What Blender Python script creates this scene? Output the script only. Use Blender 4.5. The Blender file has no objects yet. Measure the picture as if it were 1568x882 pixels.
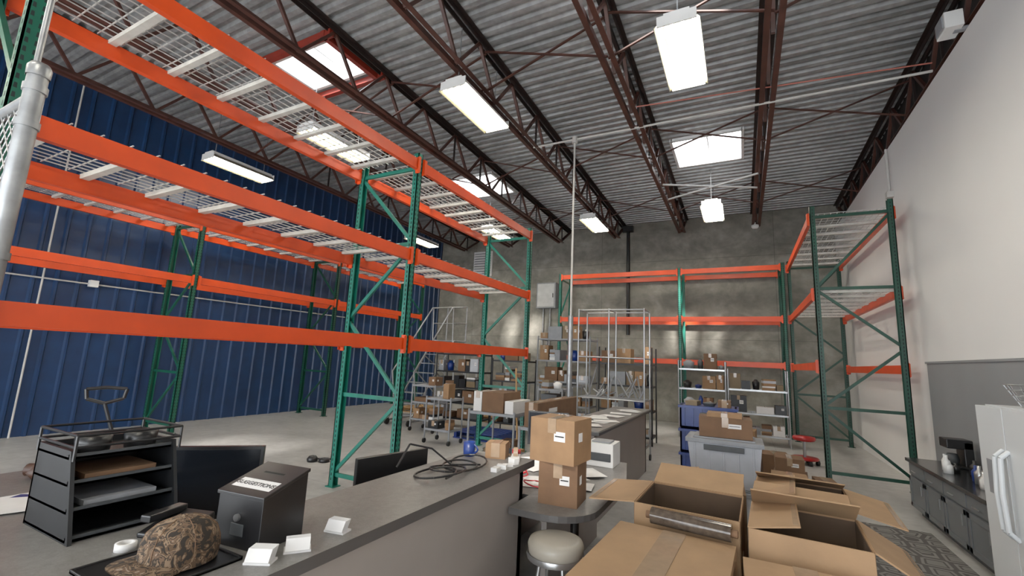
import bpy, math, random
from mathutils import Matrix, Vector
random.seed(7)
H=1.6
sc=bpy.context.scene
# ------------------------------------------------------------------ materials
MC={}
def nm(name):
    m=bpy.data.materials.new(name); m.use_nodes=True
    nt=m.node_tree; b=nt.nodes.get('Principled BSDF'); return m,nt,b
def mat(name,col,rough=.5,metal=0.,var=.15,scale=6.,bump=0.,emit=0.,bscale=None):
    if name in MC: return MC[name]
    m,nt,b=nm(name)
    b.inputs['Roughness'].default_value=rough; b.inputs['Metallic'].default_value=metal
    b.inputs['Base Color'].default_value=(*col,1)
    if emit:
        b.inputs['Emission Color'].default_value=(*col,1); b.inputs['Emission Strength'].default_value=emit
    tc=nt.nodes.new('ShaderNodeTexCoord')
    if var>0:
        n=nt.nodes.new('ShaderNodeTexNoise'); n.inputs['Scale'].default_value=scale; n.inputs['Detail'].default_value=6
        nt.links.new(tc.outputs['Object'],n.inputs['Vector'])
        r=nt.nodes.new('ShaderNodeValToRGB')
        r.color_ramp.elements[0].position=.3; r.color_ramp.elements[1].position=.72
        r.color_ramp.elements[0].color=(*[c*(1-var) for c in col],1)
        r.color_ramp.elements[1].color=(*[min(1,c*(1+var)) for c in col],1)
        nt.links.new(n.outputs['Fac'],r.inputs['Fac']); nt.links.new(r.outputs['Color'],b.inputs['Base Color'])
    if bump>0:
        n2=nt.nodes.new('ShaderNodeTexNoise'); n2.inputs['Scale'].default_value=bscale or scale*4; n2.inputs['Detail'].default_value=5
        nt.links.new(tc.outputs['Object'],n2.inputs['Vector'])
        bp=nt.nodes.new('ShaderNodeBump'); bp.inputs['Strength'].default_value=bump; bp.inputs['Distance'].default_value=.02
        nt.links.new(n2.outputs['Fac'],bp.inputs['Height']); nt.links.new(bp.outputs['Normal'],b.inputs['Normal'])
    MC[name]=m; return m
def layered(name,cols,pos,scale,rough=.6,scale2=20,amt=.3,bump=.2,joint=None,stretch=(1,1,1)):
    m,nt,b=nm(name); L=nt.links
    tc=nt.nodes.new('ShaderNodeTexCoord'); mp=nt.nodes.new('ShaderNodeMapping'); mp.inputs['Scale'].default_value=stretch
    L.new(tc.outputs['Object'],mp.inputs['Vector'])
    n=nt.nodes.new('ShaderNodeTexNoise'); n.inputs['Scale'].default_value=scale; n.inputs['Detail'].default_value=8; n.inputs['Roughness'].default_value=.65; n.inputs['Distortion'].default_value=.6
    L.new(mp.outputs[0],n.inputs['Vector'])
    r=nt.nodes.new('ShaderNodeValToRGB'); e=r.color_ramp.elements
    e[0].position=pos[0]; e[0].color=(*cols[0],1); e[1].position=pos[-1]; e[1].color=(*cols[-1],1)
    for p,c in list(zip(pos,cols))[1:-1]:
        x=e.new(p); x.color=(*c,1)
    L.new(n.outputs['Fac'],r.inputs['Fac'])
    n2=nt.nodes.new('ShaderNodeTexNoise'); n2.inputs['Scale'].default_value=scale2; n2.inputs['Detail'].default_value=6
    L.new(tc.outputs['Object'],n2.inputs['Vector'])
    r2=nt.nodes.new('ShaderNodeValToRGB'); r2.color_ramp.elements[0].position=.35; r2.color_ramp.elements[0].color=(1-amt,1-amt,1-amt,1); r2.color_ramp.elements[1].position=.65
    L.new(n2.outputs['Fac'],r2.inputs['Fac'])
    mx=nt.nodes.new('ShaderNodeMixRGB'); mx.blend_type='MULTIPLY'; mx.inputs['Fac'].default_value=1
    L.new(r.outputs['Color'],mx.inputs[1]); L.new(r2.outputs['Color'],mx.inputs[2])
    out=mx.outputs[0]
    if joint:
        br=nt.nodes.new('ShaderNodeTexBrick'); br.offset=0
        br.inputs['Scale'].default_value=1; br.inputs['Mortar Size'].default_value=joint[2]
        br.inputs['Brick Width'].default_value=joint[0]; br.inputs['Row Height'].default_value=joint[1]
        br.inputs['Color1'].default_value=(1,1,1,1); br.inputs['Color2'].default_value=(.88,.88,.88,1); br.inputs['Mortar'].default_value=(.5,.5,.5,1)
        if joint[3]:
            sp=nt.nodes.new('ShaderNodeSeparateXYZ'); cb=nt.nodes.new('ShaderNodeCombineXYZ')
            L.new(tc.outputs['Object'],sp.inputs[0]); L.new(sp.outputs['X'],cb.inputs['X']); L.new(sp.outputs['Z'],cb.inputs['Y']); L.new(cb.outputs[0],br.inputs['Vector'])
        else: L.new(tc.outputs['Object'],br.inputs['Vector'])
        m2=nt.nodes.new('ShaderNodeMixRGB'); m2.blend_type='MULTIPLY'; m2.inputs['Fac'].default_value=.8
        L.new(out,m2.inputs[1]); L.new(br.outputs['Color'],m2.inputs[2]); out=m2.outputs[0]
    L.new(out,b.inputs['Base Color']); b.inputs['Roughness'].default_value=rough
    if bump:
        bp=nt.nodes.new('ShaderNodeBump'); bp.inputs['Strength'].default_value=bump; bp.inputs['Distance'].default_value=.01
        L.new(n2.outputs['Fac'],bp.inputs['Height']); L.new(bp.outputs['Normal'],b.inputs['Normal'])
    MC[name]=m; return m
ORANGE=mat('rack_orange_paint',(.66,.058,.006),.38,0,.14,3)
GREEN=mat('rack_green_paint',(.003,.080,.048),.4,0,.25,4)
GREENLIT=mat('rack_green_lit',(.006,.155,.110),.4,0,.25,4)  # brighter copy of the rack green, light on the uprights put into the colour
DKGRN=mat('rack_dark_green_paint',(.003,.045,.028),.4,0,.25,4)
HOLE=mat('slot_dark',(.003,.009,.008),.8,0,0)
GALV=mat('galvanized_steel',(.33,.34,.35),.38,.7,.2,12)
CHROME=mat('chrome_wire',(.42,.43,.44),.28,.85,.1,9)
DECKW=mat('wire_deck_zinc',(.50,.50,.50),.45,.3,.15,9)
CHAN=mat('deck_channel_cream',(.56,.55,.51),.5,.1,.15,9)
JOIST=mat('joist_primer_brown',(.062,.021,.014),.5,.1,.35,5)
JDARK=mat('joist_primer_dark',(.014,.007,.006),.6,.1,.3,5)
WHITE=mat('white_enamel',(.72,.72,.71),.4,0,.05,5)
OFFW=mat('painted_conduit_white',(.48,.47,.45),.5,0,.1,5)
BLACK=mat('black_plastic',(.007,.007,.008),.35,0,.2,12)
BLKM=mat('black_powdercoat',(.012,.013,.015),.4,.3,.2,12)
DGREY=mat('dark_grey_plastic',(.045,.05,.055),.5,0,.15,9)
GREY=mat('grey_plastic',(.23,.24,.26),.5,0,.12,9)
CARD=mat('cardboard',(.26,.145,.068),.75,0,.14,7,.08)
CARD2=mat('cardboard_light',(.32,.19,.095),.75,0,.12,5,.08)
CARD3=mat('cardboard_dark',(.15,.078,.038),.8,0,.15,7,.08)
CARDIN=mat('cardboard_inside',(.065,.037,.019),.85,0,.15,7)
TAPE=mat('packing_tape',(.33,.23,.15),.10,0,.1,20)
LABEL=mat('paper_label',(.68,.67,.66),.6,0,.03,20)
INK=mat('print_ink',(.015,.015,.015),.7,0,0)
BLUE=mat('blue_plastic',(.006,.028,.17),.35,0,.2,6)
RED=mat('red_vinyl',(.36,.009,.009),.35,0,.15,6)
WOOD=mat('pale_wood',(.38,.22,.09),.6,0,.2,8)
LAMTOP=layered('laminate_counter_top',[(.155,.147,.14),(.21,.20,.19)],[.35,.65],30,.38,180,.2,.0)
LAMFACE=mat('laminate_front_taupe',(.28,.245,.225),.45,0,.05,3)
LAMEDGE=mat('laminate_edge_dark',(.06,.056,.055),.45,0,.1,3)
CAB=mat('cabinet_grey_paint',(.11,.12,.13),.45,0,.08,4)
CABTOP=mat('cabinet_top_dark',(.012,.013,.015),.2,0,.3,40)
FRIDGE=mat('refrigerator_white',(.62,.65,.67),.3,0,.02,3)
TRANSL=mat('tote_clear_plastic',(.42,.44,.48),.3,0,.1,5)
CONC=layered('concrete_floor_mat',[(.34,.33,.315),(.44,.43,.41),(.52,.51,.49)],[.3,.5,.72],.7,.30,9,.2,.05,joint=(4.6,4.6,.006,False))
BACKM=layered('concrete_wall_mat',[(.15,.145,.12),(.25,.238,.205),(.40,.385,.34)],[.28,.5,.74],.8,.85,5,.25,.2,joint=(4.9,2.4,.008,True),stretch=(1,1,1.6))
WHITEW=mat('white_wall_paint',(.74,.73,.72),.7,0,.02,1.2,.03,bscale=30)
WAINS=mat('grey_wall_panel_paint',(.24,.25,.26),.45,0,.05,2)
BLUEW=layered('blue_siding_paint',[(.0035,.022,.075),(.006,.034,.11)],[.35,.65],1.2,.40,4,.25,.0,stretch=(1,1,.3))
DECKM=layered('galvanized_roof_deck',[(.24,.245,.25),(.43,.435,.44)],[.35,.65],1.3,.42,9,.25,.0,stretch=(.6,3,1))
MC['galvanized_roof_deck'].node_tree.nodes['Principled BSDF'].inputs['Metallic'].default_value=.3
GAPSHADE=mat('upper_gap_shade',(.015,.015,.015),.9,0,.3,2)  # near-black colour stands for shade above the right wall
TUBE=mat('fluorescent_tube',(1,.93,.78),.5,0,0,emit=44)
REFL=mat('reflector_cream',(.13,.12,.075),.35,0,.02)
CURB=mat('skylight_curb_white',(.7,.7,.7),.6,0,.03)
def camo():
    m,nt,b=nm('camo_fabric'); tc=nt.nodes.new('ShaderNodeTexCoord'); n=nt.nodes.new('ShaderNodeTexNoise'); n.inputs['Scale'].default_value=24; n.inputs['Detail'].default_value=4; n.inputs['Distortion'].default_value=1.5
    r=nt.nodes.new('ShaderNodeValToRGB'); r.color_ramp.interpolation='CONSTANT'; e=r.color_ramp.elements
    e[0].color=(.015,.01,.006,1); e[0].position=0; e[1].position=.43; e[1].color=(.075,.042,.02,1)
    for p,c in ((.50,(.19,.125,.075,1)),(.55,(.03,.02,.012,1)),(.6,(.12,.07,.04,1)),(.68,(.27,.21,.16,1))):
        x=e.new(p); x.color=c
    nt.links.new(tc.outputs['Object'],n.inputs['Vector']); nt.links.new(n.outputs['Fac'],r.inputs['Fac']); nt.links.new(r.outputs['Color'],b.inputs['Base Color']); b.inputs['Roughness'].default_value=.9
    return m
CAMO=camo()
def rugm():
    m,nt,b=nm('rug_pattern'); L=nt.links; tc=nt.nodes.new('ShaderNodeTexCoord')
    v=nt.nodes.new('ShaderNodeTexVoronoi'); v.feature='DISTANCE_TO_EDGE'; v.inputs['Scale'].default_value=5.; v.inputs['Randomness'].default_value=.45
    r=nt.nodes.new('ShaderNodeValToRGB'); e=r.color_ramp.elements; r.color_ramp.interpolation='CONSTANT'
    e[0].color=(.07,.065,.06,1); e[1].position=.09; e[1].color=(.19,.18,.17,1); x=e.new(.2); x.color=(.065,.06,.055,1); x=e.new(.28); x.color=(.17,.16,.15,1)
    L.new(tc.outputs['Object'],v.inputs['Vector']); L.new(v.outputs['Distance'],r.inputs['Fac']); L.new(r.outputs['Color'],b.inputs['Base Color']); b.inputs['Roughness'].default_value=.95
    return m
RUG=rugm()
# ------------------------------------------------------------------ builder
class B:
    def __init__(s,name): s.n=name; s.v=[]; s.f=[]; s.mi=[]; s.ms=[]; s.M=Matrix.Identity(4); s.sm=[]
    def _m(s,m):
        if m not in s.ms: s.ms.append(m)
        return s.ms.index(m)
    def add(s,pts,faces,m,smooth=False):
        o=len(s.v); s.v+= [tuple(s.M@Vector(p)) for p in pts]; k=s._m(m)
        for f in faces: s.f.append([o+i for i in f]); s.mi.append(k); s.sm.append(smooth)
    BF=[(0,3,2,1),(4,5,6,7),(0,1,5,4),(1,2,6,5),(2,3,7,6),(3,0,4,7)]
    def box(s,x0,x1,y0,y1,z0,z1,m):
        s.add([(x0,y0,z0),(x1,y0,z0),(x1,y1,z0),(x0,y1,z0),(x0,y0,z1),(x1,y0,z1),(x1,y1,z1),(x0,y1,z1)],s.BF,m)
    def obox(s,c,a,b,d,m):
        c=Vector(c);a=Vector(a);b=Vector(b);d=Vector(d)
        s.add([c-a-b-d,c+a-b-d,c+a+b-d,c-a+b-d,c-a-b+d,c+a-b+d,c+a+b+d,c-a+b+d],s.BF,m)
    def bar(s,p,q,w,h,m,up=(0,0,1)):
        p=Vector(p);q=Vector(q);d=q-p
        if d.length<1e-6: return
        dn=d.normalized(); u=Vector(up)
        if abs(dn.dot(u))>.98: u=Vector((1,0,0))
        sd=dn.cross(u).normalized(); uu=sd.cross(dn)
        s.obox((p+q)/2,sd*w/2,d/2,uu*h/2,m)
    def cyl(s,p,q,r,m,n=8,r2=None,caps=True):
        p=Vector(p);q=Vector(q);d=(q-p).normalized(); u=Vector((0,0,1)) if abs(d.z)<.9 else Vector((1,0,0))
        a=d.cross(u).normalized(); b=d.cross(a); r2=r if r2 is None else r2
        pts=[]
        for i in range(n):
            t=2*math.pi*i/n; e=a*math.cos(t)+b*math.sin(t); pts+= [p+e*r,q+e*r2]
        fs=[(2*i,2*((i+1)%n),2*((i+1)%n)+1,2*i+1) for i in range(n)]
        s.add(pts,fs,m,n>=8)
        if caps: s.add([pts[2*i] for i in range(n)],[tuple(range(n))],m); s.add([pts[2*i+1] for i in range(n)],[tuple(range(n))],m)
    def path(s,pts,r,m,n=8):
        for a,b in zip(pts,pts[1:]): s.cyl(a,b,r,m,n)
    def lathe(s,c,prof,m,n=20,sx=1,sy=1):
        c=Vector(c); pts=[]
        for r,z in prof:
            for i in range(n):
                t=2*math.pi*i/n; pts.append(c+Vector((r*sx*math.cos(t),r*sy*math.sin(t),z)))
        fs=[]
        for k in range(len(prof)-1):
            for i in range(n): j=(i+1)%n; fs.append((k*n+i,k*n+j,(k+1)*n+j,(k+1)*n+i))
        s.add(pts,fs,m,True)
    def prism(s,poly,z0,z1,m,mt=None):
        n=len(poly); s.add([(x,y,z0) for x,y in poly]+[(x,y,z1) for x,y in poly],[tuple(range(n))[::-1]]+[(i,(i+1)%n,n+(i+1)%n,n+i) for i in range(n)],m)
        s.add([(x,y,z1) for x,y in poly],[tuple(range(n))],mt or m)
    def done(s,bevel=0,parent=None):
        v=[Vector(p)+Vector((0,0,H)) for p in s.v]
        mn=[min(p[i] for p in v) for i in range(3)]; mx=[max(p[i] for p in v) for i in range(3)]
        o=Vector(((mn[0]+mx[0])/2,(mn[1]+mx[1])/2,mn[2]))
        me=bpy.data.meshes.new(s.n); me.from_pydata([tuple(p-o) for p in v],[],s.f)
        for m in s.ms: me.materials.append(m)
        for p,k,q in zip(me.polygons,s.mi,s.sm): p.material_index=k; p.use_smooth=q
        me.update()
        ob=bpy.data.objects.new(s.n,me); ob.location=o; sc.collection.objects.link(ob)
        if bevel:
            bv=ob.modifiers.new('bevel','BEVEL'); bv.width=bevel; bv.segments=2; bv.limit_method='ANGLE'
        return ob
def T(x,y,z,yaw=0): return Matrix.Translation((x,y,z))@Matrix.Rotation(yaw,4,'Z')
XW,XL,YB,YF=2.3,-10.5,14.,-4.
def zd(y): return 4.75-.0214*y
def zb(y): return 3.96-.008*y
# ------------------------------------------------------------------ shell
b=B('floor'); b.box(XL-.3,XW+.4,YF-2,YB+.2,-1.75,-1.6,CONC); b.done()
b=B('wall_back'); b.box(XL-.3,XW+.5,YB,YB+.2,-1.6,4.62,BACKM); b.done()
b=B('wall_right')
b.box(XW,XW+.2,YF,YB,-1.6,3.78,WHITEW); b.done()
b=B('upper_gap_dark_sheet'); b.box(XW+.25,XW+.4,YF,YB,3.5,5.0,GAPSHADE); b.done()  # dark sheet standing in for the shade in the opening under the deck
b=B('trim_1'); b.box(XW-.03,XW,2.4,8.15,-1.6,.19,WAINS); b.box(XW-.045,XW,2.4,8.17,.19,.215,WAINS); b.done()
b=B('wall_front_sunblock')  # unseen wall added to block the sun; its wide opening lets sky light in
b.box(XL-.3,-9.3,YF-.2,YF,-1.6,5,WHITEW); b.box(1.6,XW+.4,YF-.2,YF,-1.6,5,WHITEW); b.box(-9.3,1.6,YF-.2,YF,1.7,5,WHITEW); b.done()
b=B('wall_left'); ys=[];y=YF
while y<YB:
    for dy,dx in ((0,0),(.215,0),(.235,.035),(.265,.035),(.285,0)):
        if y+dy<YB: ys.append((y+dy,dx))
    y+=.285
ys.append((YB,0))
pts=[]
for y,dx in ys: pts+=[(XL+dx,y,-1.6),(XL+dx,y,4.78)]
b.add(pts,[(2*i,2*i+2,2*i+3,2*i+1) for i in range(len(ys)-1)],BLUEW)
b.box(XL-.25,XL-.02,YF,YB,-1.6,4.9,BLUEW); b.done()
holes=[(8.95,10.25),(4.0,4.8),(-3.7,-2.4)]
def deck(b,x0,x1,y0,y1):
    prof=[];k=math.floor(y0/.18)
    y=k*.18
    while y<y1:
        for dy,dz in ((0,0),(.065,0),(.085,.055),(.15,.055),(.17,0)):
            yy=y+dy
            if y0<=yy<=y1: prof.append((yy,zd(yy)+dz))
        y+=.18
    pts=[]
    for y,z in prof: pts+=[(x0,y,z),(x1,y,z)]
    b.add(pts,[(2*i,2*i+1,2*i+3,2*i+2) for i in range(len(prof)-1)],DECKM)
b=B('ceiling')
cols=[(XL-.3,-6.7,0),(-6.7,-5.4,1),(-5.4,-1.15,0),(-1.15,.15,1),(.15,XW+.5,0)]
for x0,x1,h in cols:
    if not h: deck(b,x0,x1,YF-.2,YB+.2)
    else:
        y=YF-.2
        for a,c in sorted(holes):
            deck(b,x0,x1,y,a+.01); y=c-.01
        deck(b,x0,x1,y,YB+.2)
b.done()
wi=0
for x0,x1,h in cols:
    if not h: continue
    for a,c in holes:
        wi+=1; w=B('window_%d'%wi); z0=zd(a)-.04; z1=zd(a)+.25
        w.box(x0-.03,x0+.02,a-.03,c+.03,z0,z1,CURB); w.box(x1-.02,x1+.03,a-.03,c+.03,z0,z1,CURB)
        w.box(x0,x1,a-.03,a+.02,z0,z1,CURB); w.box(x0,x1,c-.02,c+.03,z0,z1,CURB)
        w.box((x0+x1)/2-.012,(x0+x1)/2+.012,a,c,z1-.04,z1,OFFW); w.done()
JX=[2.42,.45,-1.42,-3.3,-5.15,-7.0,-8.85]
for jx in JX:
    b=B('roof_joist')
    for s in (-.045,.045):
        b.bar((jx+s,YF,zb(YF)),(jx+s,13.2,zb(13.2)),.012,.075,JOIST)
        b.bar((jx+s*1.6,YF,zb(YF)-.035),(jx+s*1.6,13.2,zb(13.2)-.035),.065,.012,JOIST)
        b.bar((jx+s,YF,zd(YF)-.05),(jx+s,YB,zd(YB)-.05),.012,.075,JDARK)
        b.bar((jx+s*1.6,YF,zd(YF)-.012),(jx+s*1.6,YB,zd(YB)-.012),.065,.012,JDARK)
    y=YF+.1; up=False; st=.52
    while y+st<13.3:
        z0=zb(y) if not up else zd(y)-.05; z1=zd(y+st)-.05 if not up else zb(y+st)
        b.bar((jx,y,z0),(jx,y+st,z1),.045,.04,JOIST); up=not up; y+=st
        if up and int(y*2)%2==0: b.bar((jx,y,zd(y)-.05),(jx,y,zb(y)),.03,.03,JDARK)
    b.bar((jx,13.15,zb(13)),(jx,YB-.02,zd(YB)-.08),.07,.05,JOIST)
    b.done()
b=B('joist_bridging')
for i in range(len(JX)-1):
    for yy in (1.2,5.1,8.2,11.4):
        a,c=JX[i],JX[i+1]
        b.bar((a,yy,zb(yy)),(c,yy,zd(yy)-.08),.03,.02,JOIST); b.bar((a,yy+.04,zd(yy)-.08),(c,yy+.04,zb(yy)),.03,.02,JOIST)
b.done()
RP=mat('red_primer',(.22,.02,.01),.5,0,.2,4)
b=B('skylight_frame_brace')
for y in (3.85,4.92): b.bar((-7,y,4.57),(-5.15,y,4.57),.08,.1,RP)
for x in (-6.8,-5.3): b.bar((x,3.8,4.57),(x,4.97,4.57),.08,.1,RP)
b.done()
# ------------------------------------------------------------------ pallet racks
def frame(b,y,D,ht,G,z0=-1.6):
    for x in (0,D):
        sx=1 if x==0 else -1
        b.box(min(x,x+sx*.012),max(x,x+sx*.012),y-.042,y+.042,z0,ht,G)
        b.box(min(x,x+sx*.07),max(x,x+sx*.07),y-.042,y-.032,z0,ht,G); b.box(min(x,x+sx*.07),max(x,x+sx*.07),y+.032,y+.042,z0,ht,G)
        b.box(min(x-sx*.03,x+sx*.1),max(x-sx*.03,x+sx*.1),y-.06,y+.06,z0,z0+.01,G)
        z=z0+.08; xo=x-sx*.001
        while z<ht-.05:
            for yy in (-.02,.02):
                b.add([(xo,y+yy-.008,z),(xo,y+yy+.008,z),(xo,y+yy+.006,z+.03),(xo,y+yy-.006,z+.03)],[(0,1,2,3)],HOLE)
            for yo in (y-.0425,y+.0425):
                b.add([(x+sx*.028,yo,z),(x+sx*.045,yo,z),(x+sx*.043,yo,z+.03),(x+sx*.03,yo,z+.03)],[(0,1,2,3)],HOLE)
            z+=.055
    hs=[.14,1.08,2.0,2.92,ht-z0-.18]
    for i,h in enumerate(hs):
        if i!=2: b.bar((.03,y,z0+h),(D-.03,y,z0+h),.03,.045,G)
        if i<len(hs)-1:
            a,c=(.04,D-.04) if i%2==1 else (D-.04,.04)
            b.bar((a,y,z0+h+.03),(c,y,z0+hs[i+1]-.03),.03,.04,G)
def beam(b,y0,y1,x,z,sx,hh=.13):
    b.box(min(x-sx*.018,x+sx*.035),max(x-sx*.018,x+sx*.035),y0+.045,y1-.045,z-hh/2,z+hh/2-.03,ORANGE)
    b.box(x-.018,x+.018,y0+.045,y1-.045,z+hh/2-.03,z+hh/2,ORANGE)
    for yy,s in ((y0+.04,1),(y1-.04,-1)):
        b.box(x-.03,x+.03,min(yy,yy+s*.012),max(yy,yy+s*.012),z-.11,z+.1,ORANGE)
        b.box(x-sx*.035-.004,x-sx*.035+.004,yy-.04*(s<0),yy+.04*(s>0)+.001,z-.1,z+.09,ORANGE)
def wdeck(b,y0,y1,D,z,gx=.085,gy=.15,chan=8,t=.007):
    x=.05
    while x<D-.03: b.box(x-t/2,x+t/2,y0+.06,y1-.06,z+.01,z+.01+t,DECKW); x+=gx
    y=y0+.08
    while y<y1-.06: b.box(.0,D,y-t/2,y+t/2,z+.018,z+.018+t,DECKW); y+=gy
    for i in range(chan):
        yy=y0+.2+(y1-y0-.4)*i/(chan-1)
        b.box(.01,D-.01,yy-.025,yy+.025,z-.03,z+.008,CHAN)
def rack(name,M,ys,D,ht,levels,decks,cols):
    b=B(name); b.M=M
    for y,G in zip(ys,cols): frame(b,y,D,ht,G)
    for i in range(len(ys)-1):
        for z in levels:
            beam(b,ys[i],ys[i+1],0,z,1); beam(b,ys[i],ys[i+1],D,z,-1)
        for z in decks: wdeck(b,ys[i],ys[i+1],D,z+.065)
    return b.done()
MA=Matrix(((-1,0,0,-3.47),(0,1,0,0),(0,0,1,0),(0,0,0,1)))
rack('pallet_rack',MA,[.72,4.05,7.37],.98,2.47,[.12,1.17,2.31],[1.17,2.31],[GREEN,GREENLIT,GREENLIT])
MB=Matrix(((-1,0,0,-9.2),(0,1,0,0),(0,0,1,0),(0,0,0,1)))
rack('pallet_rack',MB,[1.3,4.61,7.95,11.4],.98,2.5,[1.21,2.28],[2.28],[GREEN,GREEN,DKGRN,GREEN])
MR=Matrix(((1,0,0,1.06),(0,1,0,0),(0,0,1,0),(0,0,0,1)))
rack('pallet_rack',MR,[8.4,12.6],1.07,2.68,[.1,1.24,2.49],[1.24,2.49],[DKGRN,DKGRN])
MK=Matrix(((0,1,0,0),(1,0,0,12.85),(0,0,1,0),(0,0,0,1)))
rack('pallet_rack',MK,[-5.0,-1.48,.98],.98,2.72,[.13,1.28,2.6],[],[GREENLIT,GREENLIT,GREEN])
# ------------------------------------------------------------------ light fixtures
for fy in (5.05,11.0,-1.2):  # last row is unseen, added behind the camera to light the front
    for fx in (-.5,-3.35,-6.3,-9.1):
        b=B('ceiling_light_fixture'); z=3.6; L=.62
        b.box(fx-.13,fx+.13,fy-L,fy+L,z+.07,z+.13,WHITE)
        for s in (-1,1):
            b.add([(fx+s*.12,fy-L,z+.1),(fx+s*.12,fy+L,z+.1),(fx+s*.235,fy+L,z-.02),(fx+s*.235,fy-L,z-.02)],[(0,1,2,3)],WHITE)
            b.add([(fx+s*.118,fy-L,z+.09),(fx+s*.118,fy+L,z+.09),(fx+s*.23,fy+L,z-.02),(fx+s*.23,fy-L,z-.02)],[(0,1,2,3)],REFL)
            b.box(fx-.2,fx+.2,fy+s*L-.008,fy+s*L+.008,z-.02,z+.1,WHITE)
            b.cyl((fx,fy+s*.5,z+.13),(fx,fy+s*.5,zd(fy)-.02),.008,GALV,6)
        for tx in (-.165,-.055,.055,.165):
            b.box(fx+tx-.014,fx+tx+.014,fy-L+.03,fy+L-.03,z-.005,z+.023,TUBE)
            for s in (-1,1): b.add([(fx+tx+s*.055,fy-L,z-.01),(fx+tx+s*.055,fy+L,z-.01),(fx+tx+s*.018,fy+L,z+.05),(fx+tx+s*.018,fy-L,z+.05)],[(0,1,2,3)],REFL)
        b.done()
# conduits
b=B('electrical_conduit')
b.cyl((-3.3,6.94,3.88),(XW-.02,6.94,3.86),.018,OFFW); b.cyl((-2.5,6.94,3.86),(-2.5,6.94,-1.6),.018,OFFW)
b.cyl((-2.5,6.94,.75),(-2.5,6.94,-1.6),.042,GALV,10); b.cyl((-2.5,6.94,3.8),(-2.5,6.94,3.92),.05,OFFW)
b.cyl((-1.3,6.3,3.86),(XW-.03,6.9,3.95),.010,mat('pink_cable',(.4,.12,.09),.5,0,.1)); b.done()
b=B('wall_conduit'); b.path([(2.26,9.0,3.75),(2.26,9.0,3.05),(2.24,9.0,3.0)],.02,OFFW); b.box(2.21,2.3,8.95,9.05,2.9,3.0,OFFW); b.done()
b=B('downpipe'); b.path([(-3.13,13.93,4.4),(-3.13,13.93,.9)],.05,BLACK,10); b.box(-3.3,-2.96,13.8,13.98,4.2,4.38,BLACK); b.done()
b=B('strut_cross'); b.bar((-1.38,9.35,3.8),(.4,10.2,3.8),.035,.03,OFFW); b.bar((-1.38,10.2,3.77),(.4,9.35,3.77),.035,.03,OFFW); b.done()
b=B('blue_wall_conduit')
b.cyl((XL+.07,-1,1.0),(XL+.07,9.5,1.0),.014,OFFW); b.cyl((XL+.07,2.9,-1.6),(XL+.07,2.9,4.6),.014,OFFW); b.box(XL+.03,XL+.13,3.5,3.62,.95,1.07,WHITE); b.done()
b=B('electrical_cabinet'); b.box(-6.2,-5.5,13.72,13.98,1.75,2.62,GREY); b.box(-6.16,-5.54,13.70,13.72,1.79,2.58,mat('panel_grey',(.47,.48,.48),.5,0,.1)); b.box(-5.6,-5.57,13.68,13.7,2.1,2.25,BLACK)
b.cyl((-6,13.9,1.75),(-6,13.9,.3),.03,GALV); b.cyl((-5.75,13.9,1.75),(-5.75,13.9,.3),.03,GALV); b.done(.01)
b=B('wall_vent_louver'); b.box(-8.95,-8.15,13.93,13.99,3.0,3.95,WHITE)
for i in range(9): b.obox((-8.55,13.9,3.1+i*.095),(.34,0,0),(0,.035,.02),(0,-.003,.005),GREY)
b.done()
b=B('wall_speaker'); b.box(2.1,2.26,5.95,6.2,3.79,3.98,WHITE); b.box(2.085,2.1,5.98,6.17,3.81,3.96,GREY); b.box(2.2,2.42,6.03,6.1,3.785,3.82,GREY); b.done(.01)
b=B('smoke_detector'); b.lathe((.42,12.9,3.68),[(0,0),(.06,0),(.09,.04),(.09,.09),(0,.1)],WHITE); b.cyl((.42,12.9,3.78),(.42,12.9,3.85),.02,WHITE); b.done()
# ------------------------------------------------------------------ reception counter
ZC=-.68; ZD=-.92
b=B('reception_counter')
b.prism([(-1.3,.1),(-1.3,2.95),(-1.8,2.95),(-1.8,1.12),(-3.32,1.12),(-3.32,.1)],ZC-.045,ZC,LAMEDGE,LAMTOP)
b.box(-1.42,-1.36,.18,2.9,-1.6,ZC-.045,LAMFACE); b.box(-3.28,-1.42,.18,.24,-1.6,ZC-.045,LAMFACE)
b.box(-1.78,-1.36,2.84,2.9,-1.6,ZC-.045,LAMFACE); b.box(-3.3,-1.8,1.02,1.06,-1.6,ZC-.045,LAMFACE)
b.box(-3.28,-3.22,.24,1.02,-1.6,ZC-.045,LAMFACE); b.box(-1.43,-1.35,.18,2.9,-1.6,-1.5,LAMEDGE)
b.done(.004)
b=B('reception_desk')
b.prism([(-2.8,1.14),(-1.82,1.14),(-1.82,2.82),(-2.32,2.82),(-2.32,1.8),(-2.8,1.8)],ZD-.035,ZD,LAMEDGE,LAMTOP); b.box(-2.3,-2.26,1.2,1.26,-1.6,ZD-.035,LAMFACE); b.box(-2.3,-2.26,2.7,2.8,-1.6,ZD-.035,LAMFACE); b.box(-2.78,-2.74,1.7,1.78,-1.6,ZD-.035,LAMFACE); b.box(-1.9,-1.86,2.7,2.8,-1.6,ZD-.035,LAMFACE)
b.done(.003)
b=B('work_desk')
cx,cy,r=-1.12,2.93,.28
poly=[(-1.95,2.96),(-1.34,2.96),(-1.34,2.65),(-1.12,2.65)]+[(cx+r*math.sin(t),cy-r*math.cos(t)) for t in [math.pi/2*i/8 for i in range(1,9)]]+[(-.84,3.7),(-1.0,4.42),(-1.95,4.42)]
b.prism(poly,ZD-.04,ZD,LAMEDGE,LAMTOP)
b.box(-1.9,-1.86,3.0,4.4,-1.6,ZD-.04,LAMFACE); b.box(-1.3,-1.26,3.1,4.35,-1.6,ZD-.04,LAMFACE); b.cyl((-1.02,3.0,-1.6),(-1.02,3.0,ZD-.04),.03,BLACK); b.done(.003)
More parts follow.
